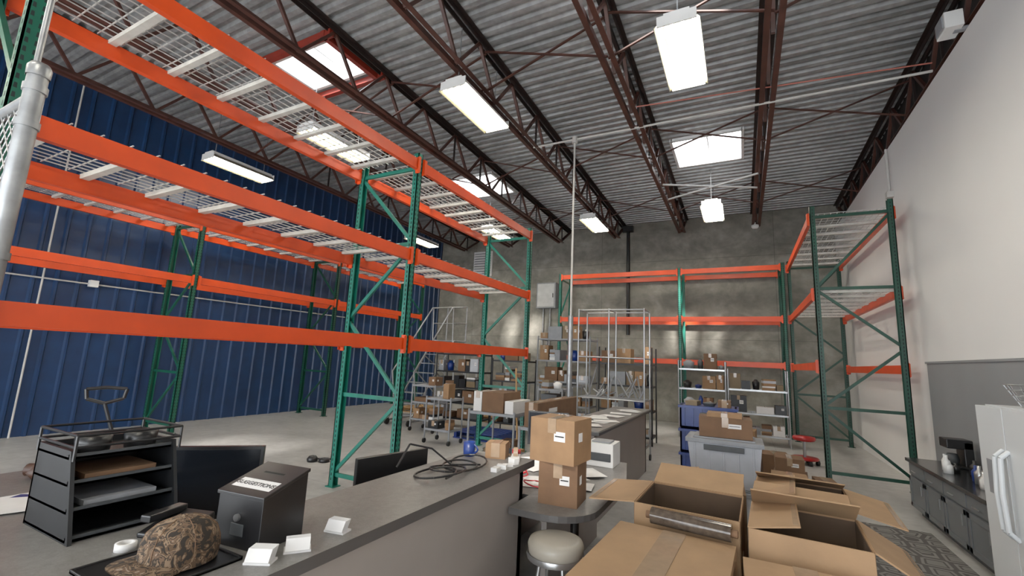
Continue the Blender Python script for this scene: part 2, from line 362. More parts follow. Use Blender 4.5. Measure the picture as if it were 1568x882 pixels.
b=B('reception_counter')
b.box(-1.85,-1.3,4.5,7.35,ZC-.045,ZC,LAMTOP); b.box(-1.42,-1.36,4.58,7.3,-1.6,ZC-.045,LAMFACE); b.box(-1.8,-1.36,4.56,4.62,-1.6,ZC-.045,LAMFACE); b.box(-1.8,-1.36,7.24,7.3,-1.6,ZC-.045,LAMFACE)
b.box(-1.86,-1.29,4.49,7.36,ZC-.04,ZC-.008,LAMEDGE); b.done(.004)
b=B('round_stool')
b.lathe((-.98,2.56,-1.09),[(0,0),(.14,0),(.155,.02),(.16,.06),(.15,.085),(.12,.095),(0,.098)],mat('stool_vinyl_cream',(.33,.30,.25),.4,0,.08),28)
b.lathe((-.98,2.56,-1.1),[(.162,0),(.166,.015),(.162,.03)],CHROME,28)
for i in range(4):
    t=math.pi/4+i*math.pi/2; b.cyl((-.98+.09*math.cos(t),2.56+.09*math.sin(t),-1.09),(-.98+.17*math.cos(t),2.56+.17*math.sin(t),-1.6),.012,CHROME)
rg=[(-.98+.14*math.cos(t*math.pi/8),2.56+.14*math.sin(t*math.pi/8),-1.4) for t in range(17)]
b.path(rg,.008,CHROME,6); b.done()
# ------------------------------------------------------------------ cartons
def carton(b,x0,x1,y0,y1,z0,z1,yaw=0,flaps=None,m=CARD,tape=True,label=True,fl=.5,tw=.03):
    M0=b.M.copy(); cx,cy=(x0+x1)/2,(y0+y1)/2; hx,hy=(x1-x0)/2,(y1-y0)/2
    b.M=M0@T(cx,cy,0,yaw); t=.008
    if flaps is None:
        b.box(-hx,hx,-hy,hy,z0,z1,m)
        b.box(-.004,.004,-hy,hy,z1,z1+.0015,CARDIN)
        if tape:
            b.box(-tw,tw,-hy-.001,hy+.001,z1+.001,z1+.003,TAPE); b.box(-tw,tw,-hy-.003,-hy,z1-.09,z1+.002,TAPE)
    else:
        b.box(-hx,-hx+t,-hy,hy,z0,z1,m); b.box(hx-t,hx,-hy,hy,z0,z1,m); b.box(-hx,hx,-hy,-hy+t,z0,z1,m); b.box(-hx,hx,hy-t,hy,z0,z1,m)
        b.box(-hx+t,hx-t,-hy+t,hy-t,z0,z0+.02,CARDIN)
        e=.0015
        b.box(-hx+t,-hx+t+e,-hy+t,hy-t,z0,z1-.01,CARDIN); b.box(hx-t-e,hx-t,-hy+t,hy-t,z0,z1-.01,CARDIN); b.box(-hx+t,hx-t,-hy+t,-hy+t+e,z0,z1-.01,CARDIN); b.box(-hx+t,hx-t,hy-t-e,hy-t,z0,z1-.01,CARDIN)
        L=fl*min(hx,hy)*2
        for n,ang,wd in (((-1,0),flaps[0],hy),((1,0),flaps[1],hy),((0,-1),flaps[2],hx),((0,1),flaps[3],hx)):
            if ang is None: continue
            a=math.radians(ang); n=Vector((n[0],n[1],0)); hh=Vector((n.x*hx,n.y*hy,z1))
            d=n*math.cos(a)+Vector((0,0,math.sin(a))); tip=hh+d*L; s=Vector((n.y,-n.x,0))
            nn=d.cross(s).normalized()
            b.obox((hh+tip)/2,s*(wd-.004),d*L/2,nn*t/2,CARD2)
            if tape and abs(n.x)>0:
                off=nn*(t/2+.0012)*(1 if nn.z>0 else -1); b.obox((hh+tip)/2+d*L*.42+off,s*(wd-.03),d*L*.05,nn*.0006,TAPE)
    if label:
        b.box(hx*.1,hx*.6,-hy-.0015,-hy,z1-(z1-z0)*.5,z1-(z1-z0)*.28,LABEL); b.box(hx*.15,hx*.55,-hy-.0022,-hy-.001,z1-(z1-z0)*.4,z1-(z1-z0)*.37,INK)
        b.box(hx,hx+.0015,-hy*.5,-hy*.1,z1-(z1-z0)*.5,z1-(z1-z0)*.3,LABEL)
    b.M=M0
def C1(*a,name='cardboard_box',**k):
    b=B(name); carton(b,*a,**k); return b.done()
C1(-.69,-.08,1.93,2.78,-1.6,-.91,yaw=-.05,m=CARD2,name='shipping_carton',tw=.06)
C1(-.61,-.03,2.92,3.5,-1.6,-.83,yaw=-.03,flaps=(-6,None,-88,16),name='open_carton',fl=.5)
C1(.01,.55,2.86,3.42,-1.6,-.84,yaw=-.05,flaps=(168,-30,-72,150),name='open_carton',fl=.46)
C1(.05,.6,3.56,4.2,-1.6,-.83,yaw=-.08,flaps=(170,-12,172,163),name='open_carton',fl=.47)
C1(-.6,-.02,3.62,4.2,-1.6,-.86,yaw=.05,flaps=(172,176,168,170),name='open_carton',fl=.46,m=CARD2)
C1(-.02,.5,2.02,2.68,-1.6,-.92,yaw=.03,m=CARD2,name='shipping_carton',tw=.05)
b=B('plastic_wrap_roll'); b.cyl((-.5,2.85,-.862),(-.08,2.80,-.862),.045,mat('wrap_film_grey',(.08,.06,.045),.12,.1,.4,30),14); b.cyl((-.53,2.853,-.862),(-.05,2.797,-.862),.02,CARD3,10); b.done()
b=B('parcel_box'); carton(b,-1.23,-.97,2.85,3.1,ZD,ZD+.26,yaw=.08,m=CARD3); b.done()
b=B('parcel_box'); carton(b,-1.28,-.96,2.83,3.12,ZD+.262,ZD+.54,yaw=-.08,m=CARD,flaps=None); b.done()
b=B('label_printer'); b.prism([(-1.3,4.1),(-1.05,4.1),(-1.05,4.36),(-1.3,4.36)],ZD,ZD+.2,WHITE); b.box(-1.28,-1.07,4.09,4.1,ZD+.05,ZD+.12,DGREY); b.box(-1.26,-1.09,4.14,4.3,ZD+.2,ZD+.215,GREY); b.done(.012)
b=B('computer_monitor'); b.M=T(-1.72,4.2,0,.25); b.box(-.2,.2,-.015,.015,ZD+.1,ZD+.42,BLACK); b.box(-.19,.19,-.017,-.015,ZD+.115,ZD+.41,mat('screen_dark',(.008,.01,.014),.15,0,0)); b.cyl((0,.02,ZD),(0,.02,ZD+.2),.02,BLACK); b.lathe((0,.02,ZD),[(0,0),(.1,0),(.1,.012),(0,.015)],BLACK); b.done(.004)
b=B('paper_sheets')
for i in range(16):
    b.M=T(random.uniform(-1.8,-1.0),random.uniform(3.2,4.0),ZD+.001+i*.0012,random.uniform(0,3)); b.box(-.1,.1,-.14,.14,0,.001,LABEL)
for i in range(10):
    b.M=T(random.uniform(-1.7,-1.42),random.uniform(4.7,6.8),ZC+.001+i*.0012,random.uniform(0,3)); b.box(-.1,.1,-.14,.14,0,.001,LABEL)
b.done()
def tangle(name,x0,x1,y0,y1,z,m,n,r=.004,seed=1,rad=.09):
    rr=random.Random(seed); b=B(name)
    for k in range(n):
        cx,cy=rr.uniform(x0,x1),rr.uniform(y0,y1); R=rr.uniform(rad*.6,rad*1.3); e=rr.uniform(.5,1); ph=rr.uniform(0,6)
        pts=[(cx+R*math.cos(t/16*6.6+ph)+.004*t,cy+R*e*math.sin(t/16*6.6+ph),z+r+.002*k+.006*(1+math.sin(t*.9+k))) for t in range(18)]
        b.path(pts,r,m,6)
    return b.done()
tangle('network_cable_bundle',-1.75,-1.2,3.1,3.5,ZD+.02,mat('red_cable',(.5,.02,.03),.4,0,0),9,.005,3,.08)
b=B('power_cord')
pts=[]
for t in range(76):
    a=t*.3; pts.append((-1.57+.02*math.sin(t*.17)+(.11+.03*math.sin(t*.11))*math.cos(a),2.12+.006*t+(.17)*math.sin(a)*.9,ZC+.008+.012*(1+math.sin(a*1.3))))
b.path(pts,.006,BLACK,6)
b.path([(-1.81,2.12,ZC+.03),(-1.79,2.2,ZC+.15),(-1.7,2.3,ZC+.12),(-1.62,2.4,ZC+.02),(-1.5,2.55,ZC+.01)],.006,BLACK,6); b.done()
b=B('coffee_mug'); b.lathe((-1.72,2.76,ZC),[(0,0),(.035,0),(.04,.01),(.042,.095),(.038,.095),(.036,.012),(0,.012)],BLUE,20)
b.path([(-1.72+.04+.03*math.sin(t*.63),2.76,ZC+.02+.012*t) for t in range(6)],.006,BLUE); b.done()
b=B('parcel_box'); carton(b,-1.62,-1.48,2.79,2.93,ZC,ZC+.1,yaw=.3,label=False); b.done()
b=B('tape_dispenser'); b.M=T(-1.40,2.85,ZC,.4); b.box(-.03,.03,-.07,.07,0,.03,WHITE); b.cyl((-.015,0,.05),(.015,0,.05),.035,TAPE,16); b.box(-.03,.03,.06,.075,.0,.06,RED); b.done(.003)
b=B('notepads')
for i in range(4):
    b.M=T(-1.36,2.5+.08*i,ZC,random.uniform(0,3)); b.box(-.02,.02,-.03,.03,0,random.uniform(.01,.04),random.choice([LABEL,WHITE,DGREY]))
b.done()
b=B('flat_panel_monitor'); b.M=T(-1.95,2.25,0,1.35); b.box(-.26,.26,-.015,.015,ZD+.08,ZD+.31,BLACK); b.cyl((0,.03,ZD),(0,.03,ZD+.2),.018,BLACK); b.lathe((0,.03,ZD),[(0,0),(.1,0),(.1,.012),(0,.015)],BLACK); b.done(.004)
b=B('flat_panel_monitor'); b.M=T(-2.44,1.42,0,.75); b.box(-.25,.25,-.015,.015,ZD+.06,ZD+.41,BLACK); b.box(-.235,.235,-.018,-.015,ZD+.08,ZD+.395,MC['screen_dark']); b.cyl((0,.03,ZD),(0,.03,ZD+.2),.018,BLACK); b.lathe((0,.03,ZD),[(0,0),(.1,0),(.1,.012),(0,.015)],BLACK); b.done(.004)
SX,SY,SA=-1.575,1.13,.12
b=B('suggestion_box'); b.M=T(SX,SY,ZC,SA)
w,d,h1,h2=.105,.095,.165,.22
b.add([(-w,-d,0),(w,-d,0),(w,d,0),(-w,d,0),(-w,-d,h1),(w,-d,h1),(w,d,h2),(-w,d,h2)],B.BF,BLACK)
b.add([(-w-.006,-d-.006,h1),(w+.006,-d-.006,h1),(w+.006,d+.004,h2+.003),(-w-.006,d+.004,h2+.003),(-w-.006,-d-.006,h1+.012),(w+.006,-d-.006,h1+.012),(w+.006,d+.004,h2+.015),(-w-.006,d+.004,h2+.015)],B.BF,BLACK)
sl=math.atan2(h2-h1,2*d)
def onlid(x,s,o): return (x,-d+s*math.cos(sl),h1+.013+s*math.sin(sl)+o)
b.add([onlid(-.09,.03,.001),onlid(.09,.03,.001),onlid(.09,.085,.001),onlid(-.09,.085,.001)],[(0,1,2,3)],LABEL)
b.add([onlid(-.05,.13,.001),onlid(.05,.13,.001),onlid(.05,.14,.001),onlid(-.05,.14,.001)],[(0,1,2,3)],HOLE)
b.cyl((0,-d-.002,.1),(0,-d-.012,.1),.012,CHROME,12); b.box(-.03,.03,-d-.004,-d,.04,.08,DGREY)
sb=b.done(.002)
cu=bpy.data.curves.new('label_text','FONT'); cu.body='SUGGESTIONS'; cu.size=.027; cu.align_x='CENTER'; cu.extrude=.0004; cu.materials.append(INK)
tx=bpy.data.objects.new('label_text',cu); sc.collection.objects.link(tx)
Mw=Matrix.Translation((0,0,H))@T(SX,SY,ZC,SA)@Matrix.Translation(onlid(0,.048,.002))@Matrix.Rotation(sl,4,'X')
tx.parent=sb; tx.matrix_parent_inverse=Matrix.Translation(-sb.location); tx.matrix_basis=Mw
b=B('business_card_holder')
for (x,y,a,n) in ((-1.40,1.02,.5,9),(-1.38,1.14,.9,6),(-1.40,1.33,.2,7)):
    b.M=T(x,y,ZC,a)@Matrix.Scale(.85,4); b.box(-.05,.05,-.03,.03,0,.008,LABEL)
    for i in range(n): b.obox((0,-.02+i*.006,.03),(.045,0,0),(0,.001,0.0),(0,.012,.02),LABEL)
b.done()
b=B('desk_tray'); b.box(-1.78,-1.46,.68,1.0,ZC,ZC+.008,BLACK)
for q in ((-1.78,-1.46,.68,.69),(-1.78,-1.46,.99,1.0),(-1.78,-1.77,.68,1.0),(-1.47,-1.46,.68,1.0)): b.box(*q,ZC,ZC+.012,BLACK)
b.done(.002)
b=B('camouflage_cap'); b.M=T(-1.59,.875,ZC+.0135,-.1)
b.lathe((0,0,0),[(.094,0),(.097,.03),(.094,.062),(.084,.092),(.062,.114),(.03,.127),(0.0,.13)],CAMO,32,1.0,1.12)
b.lathe((0,0,.128),[(0.0,.008),(.008,.005),(.009,0)],CAMO,10)
for k in range(6):
    a=k*math.pi/3; b.path([(r_*math.cos(a),r_*1.12*math.sin(a),z_+.0005) for r_,z_ in [(.0975,.03),(.0945,.062),(.0845,.092),(.0625,.114),(.03,.1275)]],.0012,CARD3,4)
g=[]; n=14
for i in range(n+1):
    t=math.pi*(.5+ (i/n-.5)*.82)+math.pi; ix,iy=.093*math.cos(t),.1*math.sin(t)
    k=math.sin(math.pi*i/n)**.6
    for j in range(4):
        s=j/3; rr=1+ .78*k*s; g.append((ix*rr*(1-.05*s),iy*rr,.018+.012*math.cos((i/n-.5)*3)*1.0 - .02*s*abs(i/n-.5)*2))
fs=[(i*4+j,i*4+j+1,(i+1)*4+j+1,(i+1)*4+j) for i in range(n) for j in range(3)]
b.add(g,fs,CAMO,True); b.add([(x,y,z-.004) for x,y,z in g],fs,CAMO,True)
b.done()
b=B('desktop_file_organizer'); x0,x1,y0,y1=-2.39,-2.01,.75,1.08; z0,z1=ZC,ZC+.29
for y in (y0,y1-.012):
    b.add([(x0,y,z0),(x1,y,z0),(x1,y+.012,z0),(x0,y+.012,z0),(x0,y,z1),(x1-.1,y,z1),(x1-.1,y+.012,z1),(x0,y+.012,z1)],B.BF,BLKM)
b.box(x0,x0+.012,y0,y1,z0,z1,BLKM)
for k,z in enumerate((0.005,.09,.175,.26)):
    xe=x1-.02-.1*(z/.3); b.box(x0,xe,y0,y1,z0+z,z0+z+.008,BLKM); b.box(xe-.008,xe,y0,y1,z0+z,z0+z+.018,DGREY)
    if k in(1,2): b.box(x0+.05,xe-.02,y0+.05,y1-.06,z0+z+.01,z0+z+.03,[GREY,CARD3][k-1])
for z in (.305,.345):
    b.path([(x0,y0,z0+z),(x1-.07,y0,z0+z),(x1-.07,y1,z0+z),(x0,y1,z0+z),(x0,y0,z0+z)],.005,BLACK,6)
for (x,y) in ((x0,y0),(x1-.07,y0),(x1-.07,y1),(x0,y1)): b.cyl((x,y,z0+.26),(x,y,z0+.345),.005,BLACK,6)
for y in (.83,.98): b.lathe((x1-.16,y,z0+.27),[(0,0),(.05,0),(.055,.06),(.05,.06),(.045,.01),(0,.01)],BLACK,16)
b.done()
b=B('desk_phone'); b.M=T(-1.86,1.0,ZC,.3)@Matrix.Scale(.85,4); b.add([(-.1,-.09,0),(.1,-.09,0),(.1,.09,0),(-.1,.09,0),(-.1,-.09,.02),(.1,-.09,.02),(.1,.09,.07),(-.1,.09,.07)],B.BF,BLACK)
b.box(-.095,-.045,-.09,.09,.06,.09,BLACK)
for i in range(4):
    for j in range(3): b.box(.0+j*.026,.018+j*.026,-.06+i*.026,-.045+i*.026,.03+i*.006,.042+i*.006,GREY)
b.done(.006)
b=B('tape_roll'); b.lathe((-1.84,.84,ZC),[(.018,0),(.03,0),(.03,.022),(.018,.022),(.018,0)],LABEL,18); b.done()
b=B('paper_sheets')
for i in range(5):
    b.M=T(-2.75+.03*i,.86-.02*i,ZC+.001+.0015*i,.3*i); b.box(-.08,.08,-.1,.1,0,.001,[LABEL,BLUE][i==2])
b.done()
b=B('leather_pouch'); b.M=T(-3.05,1.02,ZC,.6); b.lathe((0,0,0),[(0,0),(.05,0),(.07,.03),(.05,.06),(0,.07)],mat('brown_leather',(.06,.022,.01),.5,0,.2),16,1.5,.8); b.cyl((-.1,0,.04),(.1,0,.04),.03,MC['brown_leather'],12); b.done()
b=B('chain_link_fence'); px,py=-2.62,.585
b.cyl((px,py,ZC),(px,py,1.12),.034,GALV,16); b.lathe((px,py,1.12),[(.038,-.03),(.04,.01),(.03,.03),(0,.04)],GALV,16); b.cyl((px,py,ZC),(px,py,ZC+.015),.07,GALV,16)
for z in (1.02,.86,.3,-.2): b.cyl((px,py,z),(px,py,z+.03),.04,GALV,16); b.box(px-.07,px-.03,py-.012,py+.012,z,z+.03,GALV)
b.cyl((px,py,1.0),(-4.3,py,1.0),.022,GALV,10); b.cyl((-4.3,py,-1.6),(-4.3,py,1.05),.03,GALV,12); b.cyl((px,py,-.55),(-4.3,py,-.55),.018,GALV,8)
xa,xb,za,zb_=-4.28,px-.05,-.55,1.0; st=.075
k=xa-(zb_-za)
while k<xb:
    for sg in (1,-1):
        lo=max(xa,k); hi=min(xb,k+(zb_-za))
        if hi-lo>.01:
            A=(lo,py+.004*sg,(za+(lo-k)) if sg>0 else (zb_-(lo-k))); C=(hi,py+.004*sg,(za+(hi-k)) if sg>0 else (zb_-(hi-k)))
            b.cyl(A,C,.0028,GALV,4,caps=False)
    k+=st
b.done()
b=B('vertical_conduit'); b.cyl((-3.02,.66,ZC),(-3.02,.66,4.7),.013,GALV,8); b.done()
b=B('pallet_jack'); b.M=T(-7.2,3.05,-1.6,.9)
for s in (-.2,.2): b.box(.1,1.15,s-.07,s+.07,.08,.13,RED); b.cyl((1.05,s-.05,.05),(1.05,s+.05,.05),.045,BLACK,12)
b.box(-.05,.15,-.27,.27,.1,.3,RED); b.cyl((-.08,0,.1),(-.08,0,.42),.06,BLKM,12)
for s in (-.09,.09): b.cyl((-.1,s-.03,.09),(-.1,s+.03,.09),.09,BLACK,16)
b.cyl((-.1,0,.38),(-.25,0,.8),.022,BLKM)
b.M=T(-7.2,3.05,-1.6,.9)@T(-.25,0,0,-1.3)@T(.25,0,0)
b.path([(-.25,0,.8),(-.26,-.18,.86),(-.28,-.2,.98),(-.29,0,1.0),(-.28,.2,.98),(-.26,.18,.86),(-.25,0,.8)],.022,BLACK); b.done()
b=B('safety_goggles'); b.M=T(-5.55,4.75,-1.6,.4)
b.lathe((-.07,0,0),[(0,0),(.07,0),(.08,.04),(.05,.08),(0,.09)],BLACK,14); b.lathe((.1,.02,0),[(0,0),(.08,0),(.07,.05),(0,.06)],BLACK,14); b.cyl((-.12,.04,.03),(.2,.1,.03),.012,BLACK); b.done()
b=B('rolling_ladder'); X=-7.0
for s in (-.32,.32):
    b.cyl((X+s,8.1,-1.5),(X+s,9.65,.4),.02,GALV); b.cyl((X+s,10.3,-1.5),(X+s,10.2,.4),.02,GALV); b.cyl((X+s,8.1,-1.5),(X+s,10.3,-1.5),.02,GALV)
    b.cyl((X+s,9.65,.4),(X+s,10.2,.4),.02,GALV); b.path([(X+s,8.3,-1.2),(X+s,8.15,-.4),(X+s,9.5,1.25),(X+s,10.2,1.35),(X+s,10.2,.4)],.018,GALV); b.cyl((X+s,9.6,.35),(X+s,9.55,1.25),.015,GALV); b.cyl((X+s,9.6,.85),(X+s,10.2,.9),.015,GALV)
    for y in (8.1,10.3): b.cyl((X+s-.02,y,-1.53),(X+s+.02,y,-1.53),.07,BLACK,12)
    b.cyl((X+s,9.0,-.4),(X+s,10.28,-1.3),.014,GALV); b.cyl((X+s,9.3,0),(X+s,10.25,-.5),.014,GALV)
for i in range(8):
    f=(i+.6)/8.2; b.box(X-.31,X+.31,8.1+1.55*f-.09,8.1+1.55*f+.09,-1.5+1.9*f-.01,-1.5+1.9*f+.01,GALV)
b.box(X-.31,X+.31,9.62,10.2,.39,.41,GALV); b.cyl((X-.32,10.2,1.35),(X+.32,10.2,1.35),.018,GALV); b.cyl((X-.32,10.2,.9),(X+.32,10.2,.9),.015,GALV)
b.done()
# ------------------------------------------------------------------ shelving + clutter
def shelf(b,x0,x1,y0,y1,z0,zt,levels,m,wire=True,wheels=False):
    for x in (x0,x1):
        for y in (y0,y1):
            b.cyl((x,y,z0+(.08 if wheels else 0)),(x,y,zt),.016,m)
            if wheels: b.cyl((x-.015,y,z0+.045),(x+.015,y,z0+.045),.045,BLACK,10)
    for z in levels:
        for y in (y0,y1): b.bar((x0,y,z),(x1,y,z),.012,.035,m)
        for x in (x0,x1): b.bar((x,y0,z),(x,y1,z),.012,.035,m)
        if wire:
            x=x0+.05
            while x<x1: b.bar((x,y0,z+.012),(x,y1,z+.012),.006,.006,m); x+=.05
        else: b.box(x0,x1,y0,y1,z-.005,z+.012,m)
PAL=[CARD,CARD3,CARD3,DGREY,GREY,LABEL,BLACK,CARD,CARD3,TRANSL,BLKM,mat('khaki_case',(.16,.11,.055),.6,0,.1)]
def stuff(b,x0,x1,y0,y1,z,hmax,seed,fill=.85):
    rr=random.Random(seed); x=x0+.02
    while x<x1-.1:
        w=rr.uniform(.12,.36); w=min(w,x1-x-.01)
        if rr.random()<fill:
            h=rr.uniform(.3,1)*hmax; d=rr.uniform(.5,.95)*(y1-y0); k=rr.random()
            if k<.6: carton(b,x,x+w*.93,y0+.02,y0+d,z,z+h,m=rr.choice(PAL),tape=rr.random()<.5,label=rr.random()<.6)
            elif k<.8:
                zz=z
                for q in range(rr.randint(2,5)):
                    hh=rr.uniform(.03,.07)
                    if zz+hh>z+hmax: break
                    b.M=T(x+w/2,y0+d/2,0,rr.uniform(-.12,.12)); b.box(-w*.42,w*.42,-d*.42,d*.42,zz,zz+hh,rr.choice(PAL)); zz+=hh+.001
                b.M=Matrix.Identity(4)
            else: b.lathe((x+w/2,y0+d/2,z),[(0,0),(w*.3,0),(w*.38,h*.6),(w*.3,h*.62),(w*.15,h*.8),(0,h*.8)],rr.choice([WHITE,DGREY,BLUE,GREY,BLACK]),14)
        x+=w
def loaded(name,x0,x1,y0,y1,zt,levels,m,seed,wire=True,wheels=False,fill=.9,top=.3):
    b=B(name); shelf(b,x0,x1,y0,y1,-1.6,zt,levels,m,wire,wheels)
    ls=sorted(levels)+[max(zt,max(levels))+top]
    for i,z in enumerate(sorted(levels)):
        stuff(b,x0+.02,x1-.02,y0+.02,y1-.02,z+.018,min(.36,ls[i+1]-z-.08),seed+i,fill=fill)
    b.done()
loaded('storage_shelving',-6.5,-5.25,8.75,9.2,.1,[-1.4,-1.05,-.7,-.35,.05],BLKM,11,False,True)
loaded('utility_cart',-6.35,-5.75,7.75,8.2,-.62,[-1.35,-1.0,-.65],GREY,21,False,True)
loaded('storage_shelving',-5.05,-4.2,8.9,9.4,.0,[-1.4,-.95,-.5,-.05],BLKM,31,False)
loaded('storage_shelving',-4.12,-2.9,9.3,9.85,.55,[-1.45,-.95,-.45,.0,.48],GREY,41,False,top=.4)
loaded('storage_shelving',-2.75,-1.65,9.5,10.0,.35,[-1.45,-.95,-.45,.0],BLKM,43,False)
loaded('wire_shelving',-1.35,-.35,11.3,11.8,.15,[-1.4,-.95,-.5,-.05],CHROME,51)
loaded('wire_shelving',-.3,.85,11.3,11.8,.0,[-1.4,-.95,-.45],CHROME,61)
loaded('wire_shelving',-7.9,-7.5,11.5,12.2,-.1,[-1.4,-.9,-.45],CHROME,65)
loaded('work_table',-3.4,-2.7,5.4,6.1,-.7,[-1.35,-.75],GREY,71,False)
loaded('work_table',-4.9,-3.5,10.6,11.3,-.5,[-1.35,-.6],GREY,75,False,top=.5)
loaded('utility_cart',-3.2,-2.75,7.3,7.8,-.45,[-1.35,-.9,-.5],GREY,77,False,True)
loaded('work_table',-2.42,-2.05,5.0,6.6,-.8,[-1.35,-.82],GREY,79,False,top=.5)
loaded('utility_cart',-5.3,-4.75,6.9,7.3,-.75,[-1.35,-.8],GREY,83,False,True)
b=B('tall_chrome_rack')
for x in (-2.6,-2.05,-1.45):
    for y in (7.65,8.15): b.cyl((x,y,-1.5),(x,y,.95),.014,CHROME); b.cyl((x-.015,y,-1.55),(x+.015,y,-1.55),.05,BLACK,10)
for z in (-1.35,-.6,.1,.93):
    for y in (7.65,8.15): b.cyl((-2.6,y,z),(-1.45,y,z),.011,CHROME)
    for x in (-2.6,-2.05,-1.45): b.cyl((x,7.65,z),(x,8.15,z),.011,CHROME)
b.box(-2.58,-1.47,7.67,8.13,-1.345,-1.33,GREY); b.box(-2.58,-1.47,7.67,8.13,-.6,-.585,GREY)
rr=random.Random(4)
for i in range(26):
    x,y=rr.uniform(-2.5,-1.55),rr.uniform(7.72,8.08); a=rr.uniform(0,3); b.cyl((x,y,-.57),(max(-2.58,min(-1.46,x+.2*math.cos(a))),y+.04*math.sin(a),-.57+rr.uniform(.05,.5)),.014,rr.choice([GALV,CHROME,GREY]),6)
stuff(b,-2.5,-1.5,7.7,8.1,-1.33,.4,91); b.done()
b=B('blue_crate_stack')
for k in range(4):
    z=-1.6+k*.285
    for (a,c,d,e) in ((-.72,-.08,6.1,6.12),(-.72,-.08,6.5,6.52),(-.72,-.7,6.1,6.52),(-.1,-.08,6.1,6.52)):
        b.box(a,c,d,e,z,z+.27,BLUE)
    b.box(-.72,-.08,6.1,6.52,z,z+.02,BLUE); b.box(-.74,-.06,6.08,6.54,z+.24,z+.27,BLUE)
    for i in range(6): b.box(-.68+i*.1,-.66+i*.1,6.085,6.1,z+.02,z+.24,BLUE)
    b.box(-.48,-.32,6.083,6.1,z+.15,z+.2,BLACK)
stuff(b,-.68,-.12,6.14,6.48,-.475,.1,97); b.done(.003)
for z in (-1.6,-1.14):
    b=B('storage_tote'); x0,x1,y0,y1=-.52,.14,5.0,5.45
    b.add([(x0+.04,y0+.03,z),(x1-.04,y0+.03,z),(x1-.04,y1-.03,z),(x0+.04,y1-.03,z),(x0,y0,z+.4),(x1,y0,z+.4),(x1,y1,z+.4),(x0,y1,z+.4)],B.BF,TRANSL)
    b.box(x0-.02,x1+.02,y0-.02,y1+.02,z+.4,z+.44,GREY); b.box(x0+.05,x1-.05,y0+.04,y1-.04,z+.44,z+.455,GREY)
    for i in range(5): b.box(x0+.06+i*.13,x0+.075+i*.13,y0-.004,y0+.02,z+.1,z+.4,TRANSL)
    b.box(x0+.15,x1-.15,y0-.03,y0,z+.34,z+.39,DGREY); b.done(.004)
C1(-.42,.06,5.05,5.35,-.68,-.49,yaw=.05,m=CARD3); C1(-.34,-.02,5.08,5.32,-.489,-.45,m=CARD,label=False)
for q in ((.32,.7,6.9,7.3,-1.6,-1.3),(.34,.66,6.92,7.25,-1.299,-1.1),(.78,1.0,7.0,7.35,-1.6,-1.35),(.2,.55,7.7,8.1,-1.6,-1.2),(-.3,.1,7.6,8.0,-1.6,-1.15),(-.9,-.5,8.2,8.6,-1.6,-1.2),(-1.0,-.45,10.4,10.9,-1.6,-1.15),(-.3,.2,10.3,10.8,-1.6,-1.2),(.25,.6,5.9,6.3,-1.6,-1.15),(-.9,-.45,9.2,9.7,-1.6,-1.1),(-.88,-.5,9.25,9.6,-1.099,-.8)):
    C1(*q,yaw=random.uniform(-.1,.1),m=random.choice([CARD,CARD3,CARD2]))
b=B('mechanic_stool'); c=(.93,9.7,-1.6)
b.lathe((c[0],c[1],-1.2),[(0,0),(.16,0),(.18,.03),(.17,.07),(0,.08)],RED,20); b.cyl((c[0],c[1],-1.5),(c[0],c[1],-1.2),.025,CHROME)
b.lathe((c[0],c[1],-1.5),[(0,.02),(.2,.02),(.22,0),(.2,-.02),(0,-.02)],RED,20)
for i in range(5):
    t=i*1.257; b.lathe((c[0]+.19*math.cos(t),c[1]+.19*math.sin(t),-1.6),[(0,0),(.03,.0),(.04,.04),(.03,.08),(0,.08)],BLACK,8)
b.done()
b=B('broom'); b.cyl((-3.1,6.35,-1.35),(-3.3,6.6,-.15),.014,WOOD); b.box(-3.22,-2.98,6.3,6.37,-1.42,-1.34,WOOD); b.box(-3.21,-2.99,6.3,6.37,-1.6,-1.42,BLACK); b.done()
for (x,y) in ((-4.7,8.1),(-5.6,10.4),(-8.2,10.5)):
    b=B('wooden_pallet' if x!=-4.7 else 'blue_pallet'); m=WOOD if x!=-4.7 else BLUE
    for i in range(6): b.box(x-.5,x+.5,y-.4+i*.15,y-.3+i*.15,-1.48,-1.46,m)
    for i in (-.48,0,.42): b.box(x+i,x+i+.06,y-.4,y+.45,-1.58,-1.48,m)
    for i in range(3): b.box(x-.5,x+.5,y-.4+i*.36,y-.3+i*.36,-1.6,-1.58,m)
    b.done()
# ------------------------------------------------------------------ kitchenette
b=B('kitchen_base_cabinet'); x0=1.76
b.box(x0,XW-.06,5.12,7.2,-1.52,-1.0,CAB); b.box(x0+.06,XW-.06,5.12,7.18,-1.6,-1.52,DGREY); b.box(x0-.04,XW-.05,5.1,7.23,-1.0,-.965,CABTOP)
ny=4; wy=(7.2-5.12)/ny
for i in range(ny):
    a=5.12+i*wy+.012; c=a+wy-.024
    b.box(x0-.018,x0,a,c,-1.5,-1.16,CAB); b.box(x0-.018,x0,a,c,-1.14,-1.015,CAB)
    for (p,q,r,s) in ((a,c,-1.5,-1.45),(a,c,-1.21,-1.16),(a,a+.05,-1.5,-1.16),(c-.05,c,-1.5,-1.16)): b.box(x0-.026,x0-.018,p,q,r,s,CAB)
    b.cyl((x0-.045,(a+c)/2-.06,-1.08),(x0-.045,(a+c)/2+.06,-1.08),.006,CHROME); b.cyl((x0-.045,a+.03,-1.3),(x0-.045,a+.03,-1.2),.006,CHROME)
b.done(.002)
b=B('countertop_bottles'); rr=random.Random(8)
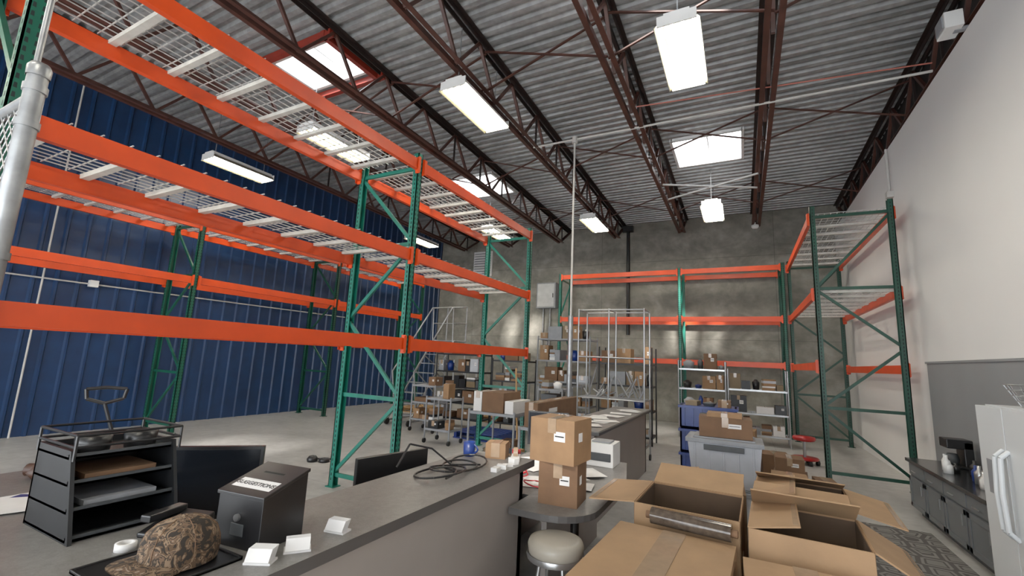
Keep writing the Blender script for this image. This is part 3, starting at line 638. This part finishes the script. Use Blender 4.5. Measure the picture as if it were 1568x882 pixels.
for i in range(16):
    x,y=rr.uniform(1.82,2.15),rr.uniform(5.3,6.62); r=rr.uniform(.025,.045); h=rr.uniform(.08,.2)
    b.lathe((x,y,-.965),[(0,0),(r,0),(r,h*.6),(r*.4,h*.8),(r*.4,h),(0,h)],rr.choice([WHITE,CHROME,BLACK,GREY,CHROME,LABEL,BLUE]),12)
b.done()
b=B('coffee_maker'); b.box(1.98,2.2,6.76,6.98,-.965,-.94,BLACK); b.box(2.12,2.2,6.76,6.98,-.94,-.68,BLACK); b.box(1.98,2.2,6.76,6.98,-.76,-.66,BLACK); b.lathe((2.05,6.87,-.94),[(0,0),(.05,0),(.06,.06),(.045,.12),(0,.12)],DGREY,14); b.done(.008)
b=B('refrigerator'); fx,fy0,fy1=1.74,4.33,5.05
b.box(fx,XW-.06,fy0,fy1,-1.57,-.19,FRIDGE); b.box(fx+.05,XW-.1,fy0+.03,fy1-.03,-1.6,-1.57,DGREY)
b.box(fx-.06,fx-.006,fy0,4.63,-1.53,-.2,FRIDGE); b.box(fx-.06,fx-.006,4.64,fy1,-1.53,-.2,FRIDGE)
for y in (4.595,4.675): b.path([(fx-.06,y,-.5),(fx-.11,y,-.55),(fx-.12,y,-.8),(fx-.11,y,-1.05),(fx-.06,y,-1.1)],.016,FRIDGE,10)
b.box(fx-.064,fx-.06,4.75,4.95,-.85,-.6,GREY)
b.done(.01)
b=B('wire_basket')
for k in range(5):
    r=.1+.02*k; b.path([(1.95+r*math.cos(t*math.pi/8),4.75+r*1.3*math.sin(t*math.pi/8),-.185+.04*k) for t in range(17)],.005,CHROME,6)
for t in range(12):
    a=t*math.pi/6; b.cyl((1.95+.1*math.cos(a),4.75+.13*math.sin(a),-.185),(1.95+.18*math.cos(a),4.75+.234*math.sin(a),-.025),.004,CHROME,5)
b.done()
b=B('area_rug'); b.box(.72,1.68,3.2,6.4,-1.6,-1.588,RUG); b.done()
# ------------------------------------------------------------------ camera
cam=bpy.data.cameras.new('camera'); co=bpy.data.objects.new('camera',cam); sc.collection.objects.link(co)
cam.sensor_width=36; cam.lens=36*678/1568; cam.clip_start=.05
Y=Vector((354,-125,-680)).normalized(); X=Vector((1338,49,680)); X=(X-Y*X.dot(Y)).normalized(); Z=X.cross(Y)
R=Matrix((X,Y,Z))
co.matrix_world=Matrix.Translation((0,0,H))@R.to_4x4()
sc.camera=co
# ------------------------------------------------------------------ lighting
w=bpy.data.worlds.new('world'); sc.world=w; w.use_nodes=True
bg=w.node_tree.nodes['Background']; bg.inputs[0].default_value=(.90,.95,1,1); bg.inputs[1].default_value=4.6
s=bpy.data.lights.new('sun','SUN'); s.energy=9; s.angle=math.radians(6); s.color=(1,.95,.88)
so=bpy.data.objects.new('sun',s); so.rotation_euler=Vector((-.65,3.8,-3.2)).to_track_quat('-Z','Y').to_euler(); so.location=(0,-5,12); sc.collection.objects.link(so)
sc.view_settings.view_transform='Standard'; sc.view_settings.exposure=0.6; sc.view_settings.gamma=1.14
try: sc.view_settings.look='None'
except Exception: pass
